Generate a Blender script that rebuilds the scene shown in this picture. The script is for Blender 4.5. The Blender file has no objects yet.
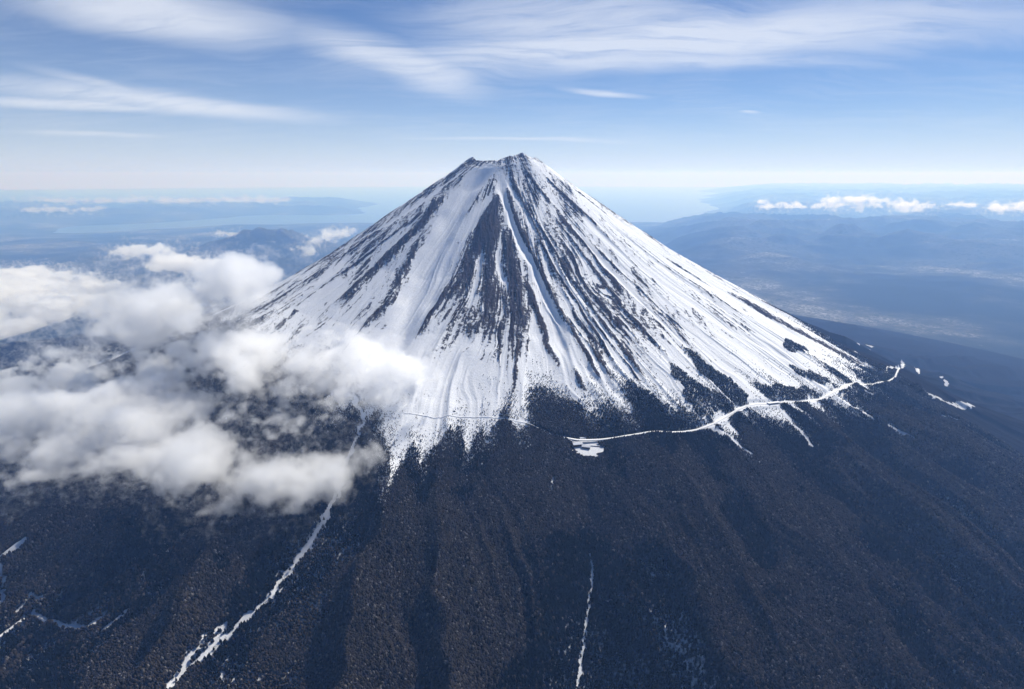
import bpy, math, time
import numpy as np
T0 = time.time()
R_ = math.radians
scene = bpy.context.scene

# ------------------------------------------------------------------ camera, sky, sun, exposure
FOC, PITCH, HC = 600.0, math.atan(169.5 / 600.0), 3590.0
cam_d = bpy.data.cameras.new('camera')
cam_d.sensor_width = 36.0
cam_d.lens = 36.0 * FOC / 1024.0
cam_d.clip_start, cam_d.clip_end = 1.0, 600000.0
cam = bpy.data.objects.new('camera', cam_d)
scene.collection.objects.link(cam)
cam.location = (0, 0, HC)
cam.rotation_euler = (math.pi / 2 - PITCH, 0, 0)
scene.camera = cam

SUN_AZ, SUN_EL = R_(36), R_(42)          # azimuth measured from the view direction (+Y) to the right
world = bpy.data.worlds.new('World')
scene.world = world
world.use_nodes = True
wn, wl = world.node_tree.nodes, world.node_tree.links
wn.clear()
SKY_STRENGTH = 0.062
SUN_STRENGTH = 5.0
EXPOSURE = 0.32
HAZE_DENSITY = 3.5e-5

sun_d = bpy.data.lights.new('sun', 'SUN')
sun_d.energy, sun_d.angle, sun_d.color = SUN_STRENGTH, R_(0.5), (1.0, 0.985, 0.96)
sun = bpy.data.objects.new('sun', sun_d)
scene.collection.objects.link(sun)
sun.location = (0, 0, 9000)
sun.rotation_euler = (math.pi / 2 - SUN_EL, 0, math.pi - SUN_AZ)

scene.view_settings.view_transform = 'Standard'
scene.view_settings.look = 'None'
scene.view_settings.gamma = 1.0
scene.view_settings.use_curve_mapping = False
scene.view_settings.exposure = EXPOSURE
scene.render.engine = 'CYCLES'
cy = scene.cycles
cy.use_denoising = True
cy.max_bounces = 14
cy.volume_bounces = 14
cy.diffuse_bounces = 3
cy.transparent_max_bounces = 16
cy.volume_step_rate = 1.6
cy.volume_max_steps = 512

# ------------------------------------------------------------------ small node helper
class NT:
    def __init__(s, tree):
        s.n, s.l = tree.nodes, tree.links
    def node(s, typ, **kw):
        nd = s.n.new(typ)
        for k, v in kw.items():
            setattr(nd, k, v)
        return nd
    def put(s, sock, v):
        if isinstance(v, bpy.types.NodeSocket):
            s.l.new(v, sock)
        elif v is not None:
            sock.default_value = v
    def math(s, op, a, b=None, c=None, clamp=False):
        nd = s.node('ShaderNodeMath', operation=op, use_clamp=clamp)
        for i, v in enumerate((a, b, c)):
            s.put(nd.inputs[i], v)
        return nd.outputs[0]
    def vmath(s, op, a, b=None, out=0):
        nd = s.node('ShaderNodeVectorMath', operation=op)
        s.put(nd.inputs[0], a)
        if b is not None:
            s.put(nd.inputs[3 if op == 'SCALE' else 1], b)
        return nd.outputs[out]
    def step(s, v, lo, hi):
        nd = s.node('ShaderNodeMapRange', interpolation_type='SMOOTHSTEP')
        s.put(nd.inputs['Value'], v); s.put(nd.inputs['From Min'], lo); s.put(nd.inputs['From Max'], hi)
        return nd.outputs[0]
    def lin(s, v, a, b, c, d):
        nd = s.node('ShaderNodeMapRange')
        for i, q in enumerate((v, a, b, c, d)):
            s.put(nd.inputs[i], q)
        return nd.outputs[0]
    def noise(s, vec, scale=1.0, detail=4.0, rough=0.5, dist=0.0, out='Fac'):
        nd = s.node('ShaderNodeTexNoise')
        s.put(nd.inputs['Vector'], vec)
        nd.inputs['Scale'].default_value = scale
        nd.inputs['Detail'].default_value = detail
        nd.inputs['Roughness'].default_value = rough
        nd.inputs['Distortion'].default_value = dist
        return nd.outputs[out]
    def mix(s, f, a, b):
        nd = s.node('ShaderNodeMix', data_type='RGBA')
        s.put(nd.inputs[0], f); s.put(nd.inputs[6], col(a)); s.put(nd.inputs[7], col(b))
        return nd.outputs[2]
    def attr(s, name, out='Fac'):
        return s.node('ShaderNodeAttribute', attribute_name=name).outputs[out]
    def mapping(s, vec, scale, rot=(0, 0, 0), loc=(0, 0, 0)):
        nd = s.node('ShaderNodeMapping')
        s.put(nd.inputs['Vector'], vec)
        nd.inputs['Scale'].default_value = scale
        nd.inputs['Rotation'].default_value = rot
        nd.inputs['Location'].default_value = loc
        return nd.outputs[0]

def col(c):
    return c if isinstance(c, bpy.types.NodeSocket) else (c[0], c[1], c[2], 1.0)

# ------------------------------------------------------------------ sky with thin high cloud
W = NT(world.node_tree)
sky = W.node('ShaderNodeTexSky', sky_type='NISHITA', sun_disc=False)
sky.sun_elevation, sky.sun_rotation = SUN_EL, SUN_AZ
sky.altitude, sky.air_density, sky.dust_density, sky.ozone_density = 3500, 1.0, 0.05, 3.0
direc = W.node('ShaderNodeTexCoord').outputs['Generated']
sep = W.node('ShaderNodeSeparateXYZ'); W.put(sep.inputs[0], direc)
up = sep.outputs[2]
zz = W.math('MAXIMUM', up, 0.0)
inv = W.math('DIVIDE', 1.0, W.math('ADD', zz, 0.10))
plane = W.mapping(W.vmath('SCALE', direc, inv), (1, 1, 0))   # where the ray meets the cirrus level
def sky_xy(px, py):
    dx, v = (px - 512) / FOC, (344.5 - py) / FOC
    d = np.array([dx, math.cos(PITCH) + v * math.sin(PITCH), -math.sin(PITCH) + v * math.cos(PITCH)])
    d /= np.linalg.norm(d)
    return d[:2] / (max(d[2], 0) + 0.10)
warp = W.noise(W.mapping(plane, (0.8, 0.8, 1)), 1.0, 3.0, 0.5, 0.0, 'Color')
warpv = W.vmath('SCALE', W.vmath('SUBTRACT', warp, (0.5, 0.5, 0.5)), 0.9)
pv = W.vmath('ADD', plane, warpv)
fib1 = W.noise(W.mapping(pv, (1.5, 8.0, 1), (0, 0, R_(16)), (0.4, 8.3, 0)), 1.0, 9.0, 0.66, 0.35)
fib2 = W.noise(W.mapping(pv, (1.7, 6.5, 1), (0, 0, R_(-24)), (4.4, 2.3, 0)), 1.0, 9.0, 0.67, 0.35)
soft = W.noise(W.mapping(pv, (0.8, 1.4, 1), (0, 0, 0), (1.4, 5.3, 0)), 1.0, 4.0, 0.55)
wv = W.vmath('ADD', plane, W.vmath('SCALE', warpv, 0.55))
def band(p0, p1, wid, gain):
    """soft elongated patch of high cloud from pixel p0 to p1"""
    a, b = sky_xy(*p0), sky_xy(*p1)
    c, h = (a + b) / 2, (b - a) / 2
    L, ang = np.hypot(*h), math.atan2(h[1], h[0])
    q = W.vmath('SUBTRACT', wv, (c[0], c[1], 0))
    q = W.mapping(q, (1, 1, 1), (0, 0, -ang))
    q = W.mapping(q, (1 / L, 1 / wid, 0))
    return W.math('MULTIPLY', W.step(W.vmath('LENGTH', q, None, 1), 1.25, 0.15), gain)
B1 = [band((-60, 82), (330, 122), 0.42, 1.0), band((-80, 100), (230, 112), 0.22, .9), band((30, 70), (210, 110), .16, .7), band((0, 132), (170, 138), .16, .55), band((-40, -10), (330, 42), .40, .9)]
B2 = [band((280, 15), (480, 100), .34, .9), band((330, 75), (1150, 22), .55, 1.0), band((380, 70), (900, 66), .24, .8), band((380, 10), (760, 40), .5, .75), band((560, 86), (640, 97), .10, .8), band((400, 138), (650, 142), .14, .6), band((735, 113), (765, 114), .06, .6)]
def total(L):
    v = L[0]
    for q in L[1:]:
        v = W.math('MAXIMUM', v, q)
    return v
def fibrous(mask, fib):
    return W.math('MULTIPLY', mask, W.step(W.math('ADD', fib, W.math('MULTIPLY', soft, .5)), .26, .82))
cir = W.math('MAXIMUM', fibrous(total(B1), fib1), fibrous(total(B2), fib2))
cir = W.math('ADD', cir, W.math('MULTIPLY', W.step(W.math('ADD', fib2, soft), .85, 1.4), .20), clamp=True)
cir = W.math('MULTIPLY', cir, W.step(up, 0.015, 0.06))
veil = W.math('POWER', 2.718, W.math('MULTIPLY', zz, -7.0))
hsv = W.node('ShaderNodeHueSaturation'); hsv.inputs['Saturation'].default_value = 1.65; hsv.inputs['Hue'].default_value = 0.507; W.put(hsv.inputs['Color'], sky.outputs[0])
skyc = W.mix(W.math('MULTIPLY', veil, 0.88), hsv.outputs[0], (8.5, 9.2, 10.9))
skyc = W.mix(W.math('MULTIPLY', cir, 0.80), skyc, (10.2, 10.9, 12.3))
bg = W.node('ShaderNodeBackground'); bg.inputs[1].default_value = SKY_STRENGTH
W.put(bg.inputs[0], skyc)
wo = W.node('ShaderNodeOutputWorld'); W.put(wo.inputs[0], bg.outputs[0])

# ------------------------------------------------------------------ noise in numpy
def _tab(seed):
    return np.random.default_rng(seed).random((256, 256)).astype(np.float32)
_TABS = {}
def vn(u, v, seed=0):
    if seed not in _TABS:
        _TABS[seed] = _tab(seed)
    t = _TABS[seed]
    u, v = np.broadcast_arrays(u, v)
    iu, iv = np.floor(u), np.floor(v)
    fu, fv = (u - iu).astype(np.float32), (v - iv).astype(np.float32)
    iu, iv = iu.astype(np.int64) & 255, iv.astype(np.int64) & 255
    ju, jv = (iu + 1) & 255, (iv + 1) & 255
    fu = fu * fu * fu * (fu * (fu * 6 - 15) + 10)
    fv = fv * fv * fv * (fv * (fv * 6 - 15) + 10)
    a = t[iu, iv] + (t[ju, iv] - t[iu, iv]) * fu
    b = t[iu, jv] + (t[ju, jv] - t[iu, jv]) * fu
    return a + (b - a) * fv
def fbm(u, v, seed=0, oct=4, gain=0.5):
    s, a, n = 0.0, 1.0, 0.0
    for k in range(oct):
        s = s + a * vn(u * 2 ** k, v * 2 ** k, seed + k)
        n += a; a *= gain
    return s / n
def sm(x, a, b):
    t = np.clip((x - a) / (b - a), 0, 1)
    return t * t * (3 - 2 * t)
def rdg(n):
    return 1 - np.abs(2 * n - 1)

# ------------------------------------------------------------------ the shape of the land
MX, MY = -60.0, 5500.0
PR = np.array([0, 150, 290, 400, 600, 1000, 1500, 2000, 2500, 3000, 4000, 5000, 6000, 7500, 9000, 12000, 20000.])
PF = np.array([3540, 3590, 3695, 3640, 3505, 3245, 2925, 2660, 2440, 2250, 1910, 1650, 1450, 1230, 1060, 850, 700.])
PRT = np.array([3540, 3590, 3695, 3640, 3505, 3245, 2935, 2670, 2415, 2130, 1630, 1240, 1020, 860, 800, 740, 700.])
PLF = np.array([3540, 3590, 3700, 3650, 3530, 3275, 2950, 2670, 2440, 2230, 1850, 1580, 1370, 1150, 1000, 820, 700.])
def polar(x, y):
    dx, dy = x - MX, MY - y
    return np.hypot(dx, dy), np.arctan2(dx, dy)
def amph(r, th, r1, th0, half, depth, length):
    """a gully head: a hollow that opens down the slope from (r1, th0)"""
    along = r - r1
    s = np.abs(th - th0) * r
    hw = 25 + half * np.clip(along, 0, None)
    prof = np.clip(1 - (s / hw), 0, 1)
    return -depth * sm(along, 0, length) * prof ** 0.8 * (1 - sm(along, 1700, 3000))
def base(r, th):
    s = np.sin(th)
    lr = np.clip(s, 0, 1); ll = np.clip(-s, 0, 1)
    f = np.interp(r, PR, PF)
    f = f + lr * (np.interp(r, PR, PRT) - f) + ll * (np.interp(r, PR, PLF) - f)
    # rim: the high peak right of centre, a lower one on the left, a sag between them
    rim = np.exp(-((r - 300) / 150.0) ** 2)
    pk = lambda a, w: np.exp(-np.abs(th - R_(a)) / w)
    f = f + rim * (30 * pk(8, .5) + 62 * pk(30, .38) + 30 * pk(62, .45) + 46 * pk(-74, .30) + 6 * np.exp(-((np.abs(th) - 2.6) / 0.7) ** 2) - 12)
    f = f + amph(r, th, 3330, R_(6.6), 0.66, 210, 560)
    f = f + amph(r, th, 2905, R_(7.5), 0.50, 75, 300) * (1 - sm(r, 3400, 4000))
    return f
GULLY = ((5, 0.85, 3200, 11), (11, 0.95, 2100, 12), (23, 1.0, 1300, 13), (49, 0.95, 800, 14), (101, 0.75, 420, 15), (205, 0.6, 230, 16))
def gully(r, th):
    w = th + 0.10 * (vn(th * 3 + 40, r / 1300, 3) - .5) + 0.035 * (vn(th * 13 + 9, r / 330, 4) - .5) + 0.012 * (vn(th * 40, r / 110, 5) - .5)
    g = 0.0
    amp_r = sm(r, 300, 900)
    for k, a, L, sd in GULLY:
        n = rdg(vn(w * k + 50.3 + k, r / L + sd, sd))
        g = g + a * 0.105 * (r / k) * (n - 0.55) * ((1.0 if k > 10 else sm(r, 1800, 3600)) * (1 + (2.6 if k < 30 else 2.2) * sm(r, 2700, 3500)))
    return g * amp_r * (0.75 + 0.5 * sm(th, -0.3, 0.3) * sm(r, 600, 1500) * (1 - sm(r, 2400, 3000))), w
def land(x, y):
    """plain, hills and coast away from the mountain"""
    d = np.hypot(x, y)
    az = np.arctan2(x, y)
    z = 760 - 620 * sm(y, 4000, 40000) + 60 * (fbm(x / 5000 + 7, y / 5000, 31, 3) - .5)
    z = z - 30
    # ranges to the right
    hr = sm(az, 0.14, 0.36) * sm(d, 15000, 30000)
    n = rdg(fbm(x / 9000 + 3.7, y / 6500 + 1.1, 35, 6, 0.5)) ** 2.2
    z = z + hr * (n * 1500 - 160)
    z = z + sm(az, 0.35, 0.8) * sm(d, 60000, 100000) * n * 500
    # low rolling ground on the left and the small range there
    hl = sm(-az, 0.1, 0.4) * sm(d, 12000, 20000)
    n2 = rdg(fbm(x / 7000 + 13.7, y / 5000 + 5.1, 41, 5, 0.52)) ** 2
    z = z + hl * n2 * 240
    hx, hy = (x + 9900) / 2500, (y - 24500) / 2300
    hq = np.exp(-(hx * hx + hy * hy) * 1.1)
    z = z + hq * (330 + 900 * rdg(fbm(x / 1900, y / 1900, 47, 5, .55)))
    # sea
    wob = 6000 * (fbm(x / 16000, y / 16000, 51, 4) - .5)
    sea = sm(d + wob * 2, 40000, 52000) * sm(az, -0.75, -0.60) * (1 - sm(az + 0.05 * (vn(d / 9000, d * 0 + 3, 52) - .5), 0.30, 0.40))
    pen = sm(d + wob * 2, 56000, 64000) * (1 - sm(d + wob * 2, 84000, 92000)) * sm(-az + wob / 60000, 0.20, 0.27)
    sea = sea * (1 - pen)
    z = z + pen * (120 + 520 * n2)
    return z * (1 - sea) - 60 * sea
def height0(r, th):
    g, w = gully(r, th)
    z = base(r, th) + g * (1 - sm(r, 6500, 9000))
    far = sm(r, 7000, 11000)
    if np.any(far > 0):
        z = z * (1 - far) + land(MX + r * np.sin(th), MY - r * np.cos(th)) * far
    return z, w

# pixel of the photograph -> point of the land (used to lay out what is seen on the slopes)
def ray(px, py):
    dx, v = (px - 512) / FOC, (344.5 - py) / FOC
    return np.stack([dx, np.cos(PITCH) + v * np.sin(PITCH), -np.sin(PITCH) + v * np.cos(PITCH)], -1)
def at(pts, lift=0.0):
    pts = np.asarray(pts, float)
    d = ray(pts[:, 0], pts[:, 1])
    t = np.geomspace(900, 16000, 700)
    P = d[:, None, :] * t[None, :, None]
    r, th = polar(P[..., 0], P[..., 1])
    below = P[..., 2] + HC < height0(r, th)[0] + lift
    k = np.argmax(below, 1)
    k[~below.any(1)] = 600
    tt = t[k]
    return np.stack([d[:, 0] * tt, d[:, 1] * tt, d[:, 2] * tt + HC], -1)

def resample(P, step):
    P = np.asarray(P, float)
    L = np.r_[0, np.cumsum(np.linalg.norm(np.diff(P[:, :2], axis=0), axis=1))]
    n = max(2, int(L[-1] / step) + 1)
    q = np.linspace(0, L[-1], n)
    return np.stack([np.interp(q, L, P[:, i]) for i in range(P.shape[1])], 1)

# gully / rib / rock / snow streaks on the cone, each a line down the slope seen in the photograph:
# (points, half width m, height m, snow bias)
STREAKS = [
    # the broad snow chute from the notch in the rim
    ([(488, 168), (470, 188), (452, 215), (436, 245), (420, 278), (404, 320), (392, 360)], 75, -40, 1.0),
    ([(472, 172), (455, 195), (440, 222)], 30, -5, .7),
    ([(500, 186), (480, 208), (455, 240), (438, 272), (425, 305)], 45, -12, .9),
    # the dark wedge under the summit
    ([(497, 190), (490, 215), (484, 245)], 62, 16, -1.25),
    ([(486, 225), (468, 262), (452, 300)], 50, 10, -.65),
    ([(495, 235), (492, 270), (488, 310), (486, 335)], 80, 14, -.42),
    ([(508, 250), (518, 285), (528, 320), (534, 345)], 45, 8, -.55),
    ([(476, 275), (474, 305), (470, 335)], 50, 6, -.5),
    # snow in that wedge
    ([(499, 238), (497, 262), (505, 285)], 22, -6, .9),
    ([(480, 255), (474, 280), (470, 300)], 16, -5, .8),
    ([(478, 300), (482, 330), (480, 360)], 45, -5, .6),
    # bright channel right of the wedge
    ([(500, 191), (509, 212), (520, 242), (534, 268), (545, 290), (556, 318), (566, 345)], 24, -16, 1.3),
    ([(506, 180), (519, 205), (532, 228)], 14, -4, .5),
    # dark ribs right of it
    ([(508, 196), (524, 238), (542, 272), (556, 300), (574, 335), (590, 362), (603, 388)], 17, 9, -1.5),
    ([(511, 176), (530, 215), (552, 258), (578, 300), (604, 345), (622, 375)], 15, 8, -.9),
    ([(530, 290), (541, 315), (552, 345), (563, 365)], 22, 10, -1.5),
    ([(545, 300), (560, 325), (572, 350), (584, 385)], 12, 6, -1.3),
    ([(540, 225), (562, 258), (588, 298), (620, 345), (640, 378)], 15, 8, -1.0),
    ([(528, 172), (560, 212), (590, 250), (615, 285)], 17, 7, -.75),
    ([(560, 222), (590, 262), (622, 305), (660, 350)], 15, 8, -.85),
    ([(548, 180), (585, 215), (625, 255), (660, 288)], 18, 7, -.7),
    ([(600, 252), (640, 292), (680, 326)], 12, 6, -.6),
    ([(575, 190), (620, 225), (665, 258), (705, 283)], 13, 5, -.55),
    ([(570, 320), (590, 348), (606, 372)], 10, 5, -.9),
    ([(600, 330), (620, 355), (636, 380)], 9, 4, -.8),
    ([(500, 335), (504, 370), (505, 400)], 9, 3, -.55),
    ([(520, 320), (522, 360), (519, 400)], 10, 3, -.6),
    ([(534, 340), (533, 372), (530, 402)], 8, 3, -.5),
    # snow between
    ([(520, 200), (548, 248), (575, 292), (600, 335), (620, 370)], 9, -5, .6),
    ([(555, 205), (600, 258), (650, 312), (700, 360)], 16, -6, .6),
    ([(590, 225), (650, 275), (720, 325), (790, 360)], 45, -8, .8),
    ([(610, 218), (680, 265), (750, 308), (800, 338)], 35, -4, .6),
    ([(560, 340), (590, 375), (625, 400), (660, 415), (697, 428)], 35, -6, 1.0),
    # left flank: rock band with snow lines in it
    ([(436, 204), (420, 225), (398, 248), (372, 272), (345, 297)], 40, 14, -.95),
    ([(420, 245), (402, 275), (384, 305), (366, 325)], 36, 10, -.9),
    ([(397, 232), (365, 258), (330, 282), (300, 305)], 20, 6, -.75),
    ([(380, 232), (340, 258), (300, 285), (262, 310)], 14, 4, -.5),
    ([(440, 250), (422, 290), (404, 322), (388, 345)], 12, 4, -.55),
    ([(412, 308), (406, 320), (400, 332)], 45, 0, -.9), ([(430, 312), (426, 324), (422, 336)], 45, 0, -.9),
    ([(300, 268), (270, 287), (240, 303)], 32, 4, -1.1),
    ([(285, 285), (255, 303), (228, 318)], 50, 2, -1.2),
    ([(430, 212), (405, 228), (375, 250)], 10, -4, .5),
    ([(455, 178), (425, 200), (385, 226), (340, 250)], 30, -4, .6),
    ([(400, 262), (375, 290), (350, 318)], 9, -3, .7),
    ([(470, 162), (445, 180), (415, 202)], 10, 4, -.7),
    ([(492, 163), (482, 166), (472, 168)], 12, 0, -.3),
    # right edge, bare
    ([(672, 262), (722, 290), (775, 320), (825, 346)], 34, 0, -1.1),
    ([(742, 299), (795, 329), (838, 352), (862, 364)], 70, 0, -2.2),
    # below the wedge: broad clean snow
    ([(470, 365), (460, 400), (440, 440), (410, 462)], 130, -12, .9),
    ([(540, 370), (535, 395), (520, 412)], 60, 0, .7),
]
def streak_lines():
    flat = np.concatenate([np.array(s[0], float) for s in STREAKS])
    W3 = at(flat)
    out, i = [], 0
    for pts, wd, dz, sb in STREAKS:
        p = W3[i:i + len(pts)]; i += len(pts)
        r, th = polar(p[:, 0], p[:, 1])
        o = np.argsort(r)
        out.append((r[o], th[o], wd, dz, sb))
    return out
LINES = streak_lines()
def streaks(r, th, w):
    """height and snow bias given by the traced streaks"""
    dz, sb = np.zeros(r.shape, np.float32), np.zeros(r.shape, np.float32)
    jit = (w - th)
    for rr, tt, wd, h, s in LINES:
        if s < 0 and wd <= 20:
            wd = wd * .78
        r0, r1 = rr[0], rr[-1]
        pad = 120 if r1 - r0 > 300 else 60
        m = (r > r0 - pad) & (r < r1 + pad) & (np.abs(th - np.interp(r, rr, tt)) * r < wd * 3.2 + 60)
        if not m.any():
            continue
        rm, tm = r[m], th[m]
        c = np.interp(rm, rr, tt)
        s_ = (tm - c + 0.45 * jit[m]) * rm
        ww = wd * (0.75 + 0.7 * vn(rm / 140 + wd, tm * 0 + wd * 3.1, 71))
        g = np.exp(-(s_ / ww) ** 2) * sm(rm, r0 - pad, r0 + pad * .5) * (1 - sm(rm, r1 - pad * .5, r1 + pad))
        dz[m] += h * g * sm(rm, 340, 620)
        sb[m] += (s * (.60 if wd > 30 else .85) if s < 0 else s) * g
    return dz, sb

# where the forest stands: outline of its upper edge and the patches above it
TREELINE = [(232, 306), (246, 318), (262, 345), (300, 374), (335, 388), (362, 396), (384, 400), (396, 436), (400, 464), (430, 456), (470, 437), (505, 424), (530, 408), (552, 396), (580, 392),
            (606, 393), (632, 400), (655, 402), (676, 416), (690, 430), (708, 428), (722, 412), (745, 406), (770, 404), (800, 398), (828, 392),
            (846, 378), (858, 362), (850, 352), (820, 336), (790, 320)]
PATCHES = [[(684, 347), (705, 362), (728, 378), (750, 403), (738, 407), (718, 392), (700, 372)],
           [(667, 364), (690, 376), (714, 398), (727, 408), (717, 416), (700, 420), (690, 406), (680, 388)],
           [(754, 382), (775, 388), (800, 386), (826, 394), (800, 401), (772, 403)],
           [(780, 340), (800, 345), (812, 352), (800, 353), (786, 348)],
           [(790, 365), (815, 374), (836, 386), (820, 384), (800, 374)]]
_tl = at(TREELINE)
_tr, _tt = polar(_tl[:, 0], _tl[:, 1])
_o = np.argsort(_tt)
TLT, TLR = np.r_[-3.2, -2.2, -1.7, _tt[_o], 1.35, 1.7, 3.2], np.r_[2300, 2000, 1750, _tr[_o], 2250, 2150, 2300]
PATCHW = [at(p)[:, :2] for p in PATCHES]
def inside(x, y, poly):
    c = np.zeros(x.shape, bool)
    j = len(poly) - 1
    for i in range(len(poly)):
        (xi, yi), (xj, yj) = poly[i], poly[j]
        c ^= ((yi > y) != (yj > y)) & (x < (xj - xi) * (y - yi) / (yj - yi + 1e-9) + xi)
        j = i
    return c
def forest_mask(x, y, r, th, w):
    """metres below (+) or above (-) the upper edge of the forest"""
    jag = 300 * (vn(w * 38, r / 900, 81) - .5) + 90 * (vn(w * 120, r / 300, 82) - .5)
    f = r - np.interp(th, TLT, TLR) + jag
    xw = x + 110 * (fbm(x / 80, y / 80, 83, 3) - .5)
    yw = y + 110 * (fbm(x / 80 + 9, y / 80, 84, 3) - .5)
    for p in PATCHW:
        m = (np.abs(x - p[:, 0].mean()) < 700) & (np.abs(y - p[:, 1].mean()) < 700)
        ins = np.zeros(x.shape, bool)
        ins[m] = inside(xw[m], yw[m], p)
        f = np.where(ins, np.maximum(f, 60), f)
    return f

# snow lying in tracks, clearings and along the roads inside the forest: (points, half width m, strength)
TRACKS = [
    ([(354, 400), (364, 422), (356, 440), (342, 474)], 12, 1.1),
    ([(206, 440), (222, 424), (238, 408)], 9, .9),
    ([(338, 484), (331, 508), (318, 532), (304, 552), (286, 577), (268, 598), (250, 614), (228, 636), (206, 656), (184, 672), (170, 690)], 13, 1.15),
    ([(340, 480), (336, 498), (326, 520)], 26, 1.2),
    ([(310, 548), (300, 560), (284, 580)], 11, 1.2),
    ([(224, 626), (200, 650), (186, 668)], 18, .8),
    ([(590, 552), (592, 580), (588, 610), (584, 645), (577, 690)], 7, .95),
    ([(553, 478), (551, 492)], 8, 1.1),
    ([(0, 570), (6, 585), (2, 604)], 13, 1.5),
    ([(18, 612), (28, 600), (46, 598)], 12, 1.5),
    ([(34, 612), (60, 624), (84, 630), (102, 618)], 9, 1.1),
    ([(106, 630), (118, 622), (126, 612)], 13, 1.6),
    ([(0, 558), (14, 548), (24, 542)], 12, 1.4),
    ([(708, 427), (730, 438), (744, 449), (752, 455)], 15, 1.6),
    ([(718, 420), (725, 424), (736, 434)], 14, 1.2),
    ([(776, 404), (786, 415), (792, 425), (806, 438), (812, 446)], 14, 1.1),
    ([(846, 404), (860, 410), (872, 420)], 15, 1.5),
    ([(890, 427), (902, 434), (914, 440)], 20, 1.6),
    ([(866, 392), (872, 396), (892, 400)], 16, 1.5),
    ([(928, 397), (946, 402), (970, 405)], 26, .72),
    ([(942, 418), (952, 420), (960, 421)], 18, 1.5),
    ([(858, 345), (870, 346)], 14, 1.5), ([(886, 372), (898, 368), (905, 362)], 14, 1.5), ([(912, 366), (918, 373)], 14, 1.5), ([(942, 378), (946, 386)], 16, 1.5),
    ([(835, 346), (856, 352), (868, 368)], 12, .9), ([(815, 340), (850, 362), (866, 368)], 22, .9),
    ([(640, 440), (655, 458), (668, 474), (676, 484)], 14, .45),
    ([(645, 545), (660, 600), (690, 660)], 10, .3), ([(470, 560), (440, 620), (410, 680)], 14, .3),
    ([(735, 655), (742, 660)], 8, .9), ([(600, 590), (640, 640)], 20, .3),
]
TRACKW = []
_fl = at(np.concatenate([np.array(t[0], float) for t in TRACKS]))
_i = 0
for _t in TRACKS:
    TRACKW.append((_fl[_i:_i + len(_t[0]), :2], _t[1], _t[2])); _i += len(_t[0])
def seg_dist(x, y, P):
    """distance to a polyline and the parameter of the nearest point"""
    best = np.full(x.shape, 1e9); tb = np.zeros(x.shape)
    for k in range(len(P) - 1):
        ax, ay = P[k][:2]; bx, by = P[k + 1][:2]
        ux, uy = bx - ax, by - ay
        t = np.clip(((x - ax) * ux + (y - ay) * uy) / (ux * ux + uy * uy + 1e-9), 0, 1)
        d = np.hypot(x - ax - t * ux, y - ay - t * uy)
        m = d < best
        best[m] = d[m]; tb[m] = k + t[m]
    return best, tb
def tracks(x, y):
    s = np.zeros(x.shape, np.float32)
    for P, wd, v in TRACKW:
        lo, hi = P.min(0) - 5 * wd, P.max(0) + 5 * wd
        m = (x > lo[0]) & (x < hi[0]) & (y > lo[1]) & (y < hi[1])
        if not m.any():
            continue
        xm, ym = x[m], y[m]
        xw = xm + wd * 1.6 * (vn(xm / 35, ym / 35, 91) - .5); yw = ym + wd * 1.6 * (vn(xm / 35 + 5, ym / 35, 92) - .5)
        d, _ = seg_dist(xw, yw, P)
        s[m] = np.maximum(s[m], v * (1 - sm(d, wd * .55, wd * 1.25)))
    return s

# roads along the slope
ROADS = {'mountain_path': ([(404, 414), (440, 416), (480, 418), (512, 421), (532, 426), (548, 433), (560, 438)], 2.6),
         'mountain_road': ([(556, 437), (576, 440), (600, 440), (640, 435), (672, 433), (694, 431), (712, 425), (724, 418), (738, 410),
                   (752, 405.5), (770, 405), (800, 402.5), (822, 399), (836, 392), (847, 386), (866, 384.5), (882, 382), (895, 378)], 6.5),
         'branch_road': ([(895, 378), (898, 370), (905, 364), (914, 367), (919, 374)], 4.5),
         'forest_road': ([(0, 640), (18, 626), (34, 613), (60, 625), (84, 631), (106, 617)], 4.0)}
ROADW = {}
for nm, (pts, hw) in ROADS.items():
    P = resample(at(pts), 12)
    for _ in range(3):
        P[1:-1] = (P[:-2] + P[1:-1] * 2 + P[2:]) / 4
    r_, t_ = polar(P[:, 0], P[:, 1])
    z_ = height0(r_, t_)[0]
    k = np.ones(9) / 9
    P[:, 2] = np.convolve(np.pad(z_, 4, mode='edge'), k, 'valid')
    ROADW[nm] = (P, hw)
LOT = at([(588, 448.5)])[0]                      # the cleared terrace with the lodge
_r, _t = polar(LOT[0:1], LOT[1:2]); LOT[2] = height0(_r, _t)[0][0] + 2

def hollow_snow(x, y, r, g):
    return sm(-g, 2, 24) * sm(r, 2950, 3350) * (1 - sm(r, 4300, 5000)) * sm(fbm(x / 120, y / 120, 141, 4, .6), .32, .56)
def full(x, y, r, th):
    z, w = height0(r, th)
    dz, sb = streaks(r, th, w)
    z = z + dz
    for P, hw in ROADW.values():
        if hw < 3:
            continue
        lo, hi = P[:, :2].min(0) - 60, P[:, :2].max(0) + 60
        m = (x > lo[0]) & (x < hi[0]) & (y > lo[1]) & (y < hi[1])
        if m.any():
            xm, ym = x[m], y[m]
            best = np.full(xm.shape, 1e9); zb = np.zeros(xm.shape)
            for k in range(0, len(P), 1):
                d = (xm - P[k, 0]) ** 2 + (ym - P[k, 1]) ** 2
                q = d < best
                best[q] = d[q]; zb[q] = P[k, 2]
            f = 1 - sm(np.sqrt(best), hw + 2, hw * 5 + 8)
            zm = z[m]
            z[m] = zm + (zb - 1.2 - zm) * f
    d = np.hypot((x - LOT[0]) / 1.1, y - LOT[1])
    f = 1 - sm(d, 62, 125)
    z = z + (LOT[2] + 0.16 * np.clip(y - LOT[1], -130, 130) - z) * f
    return z, w, sb

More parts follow.
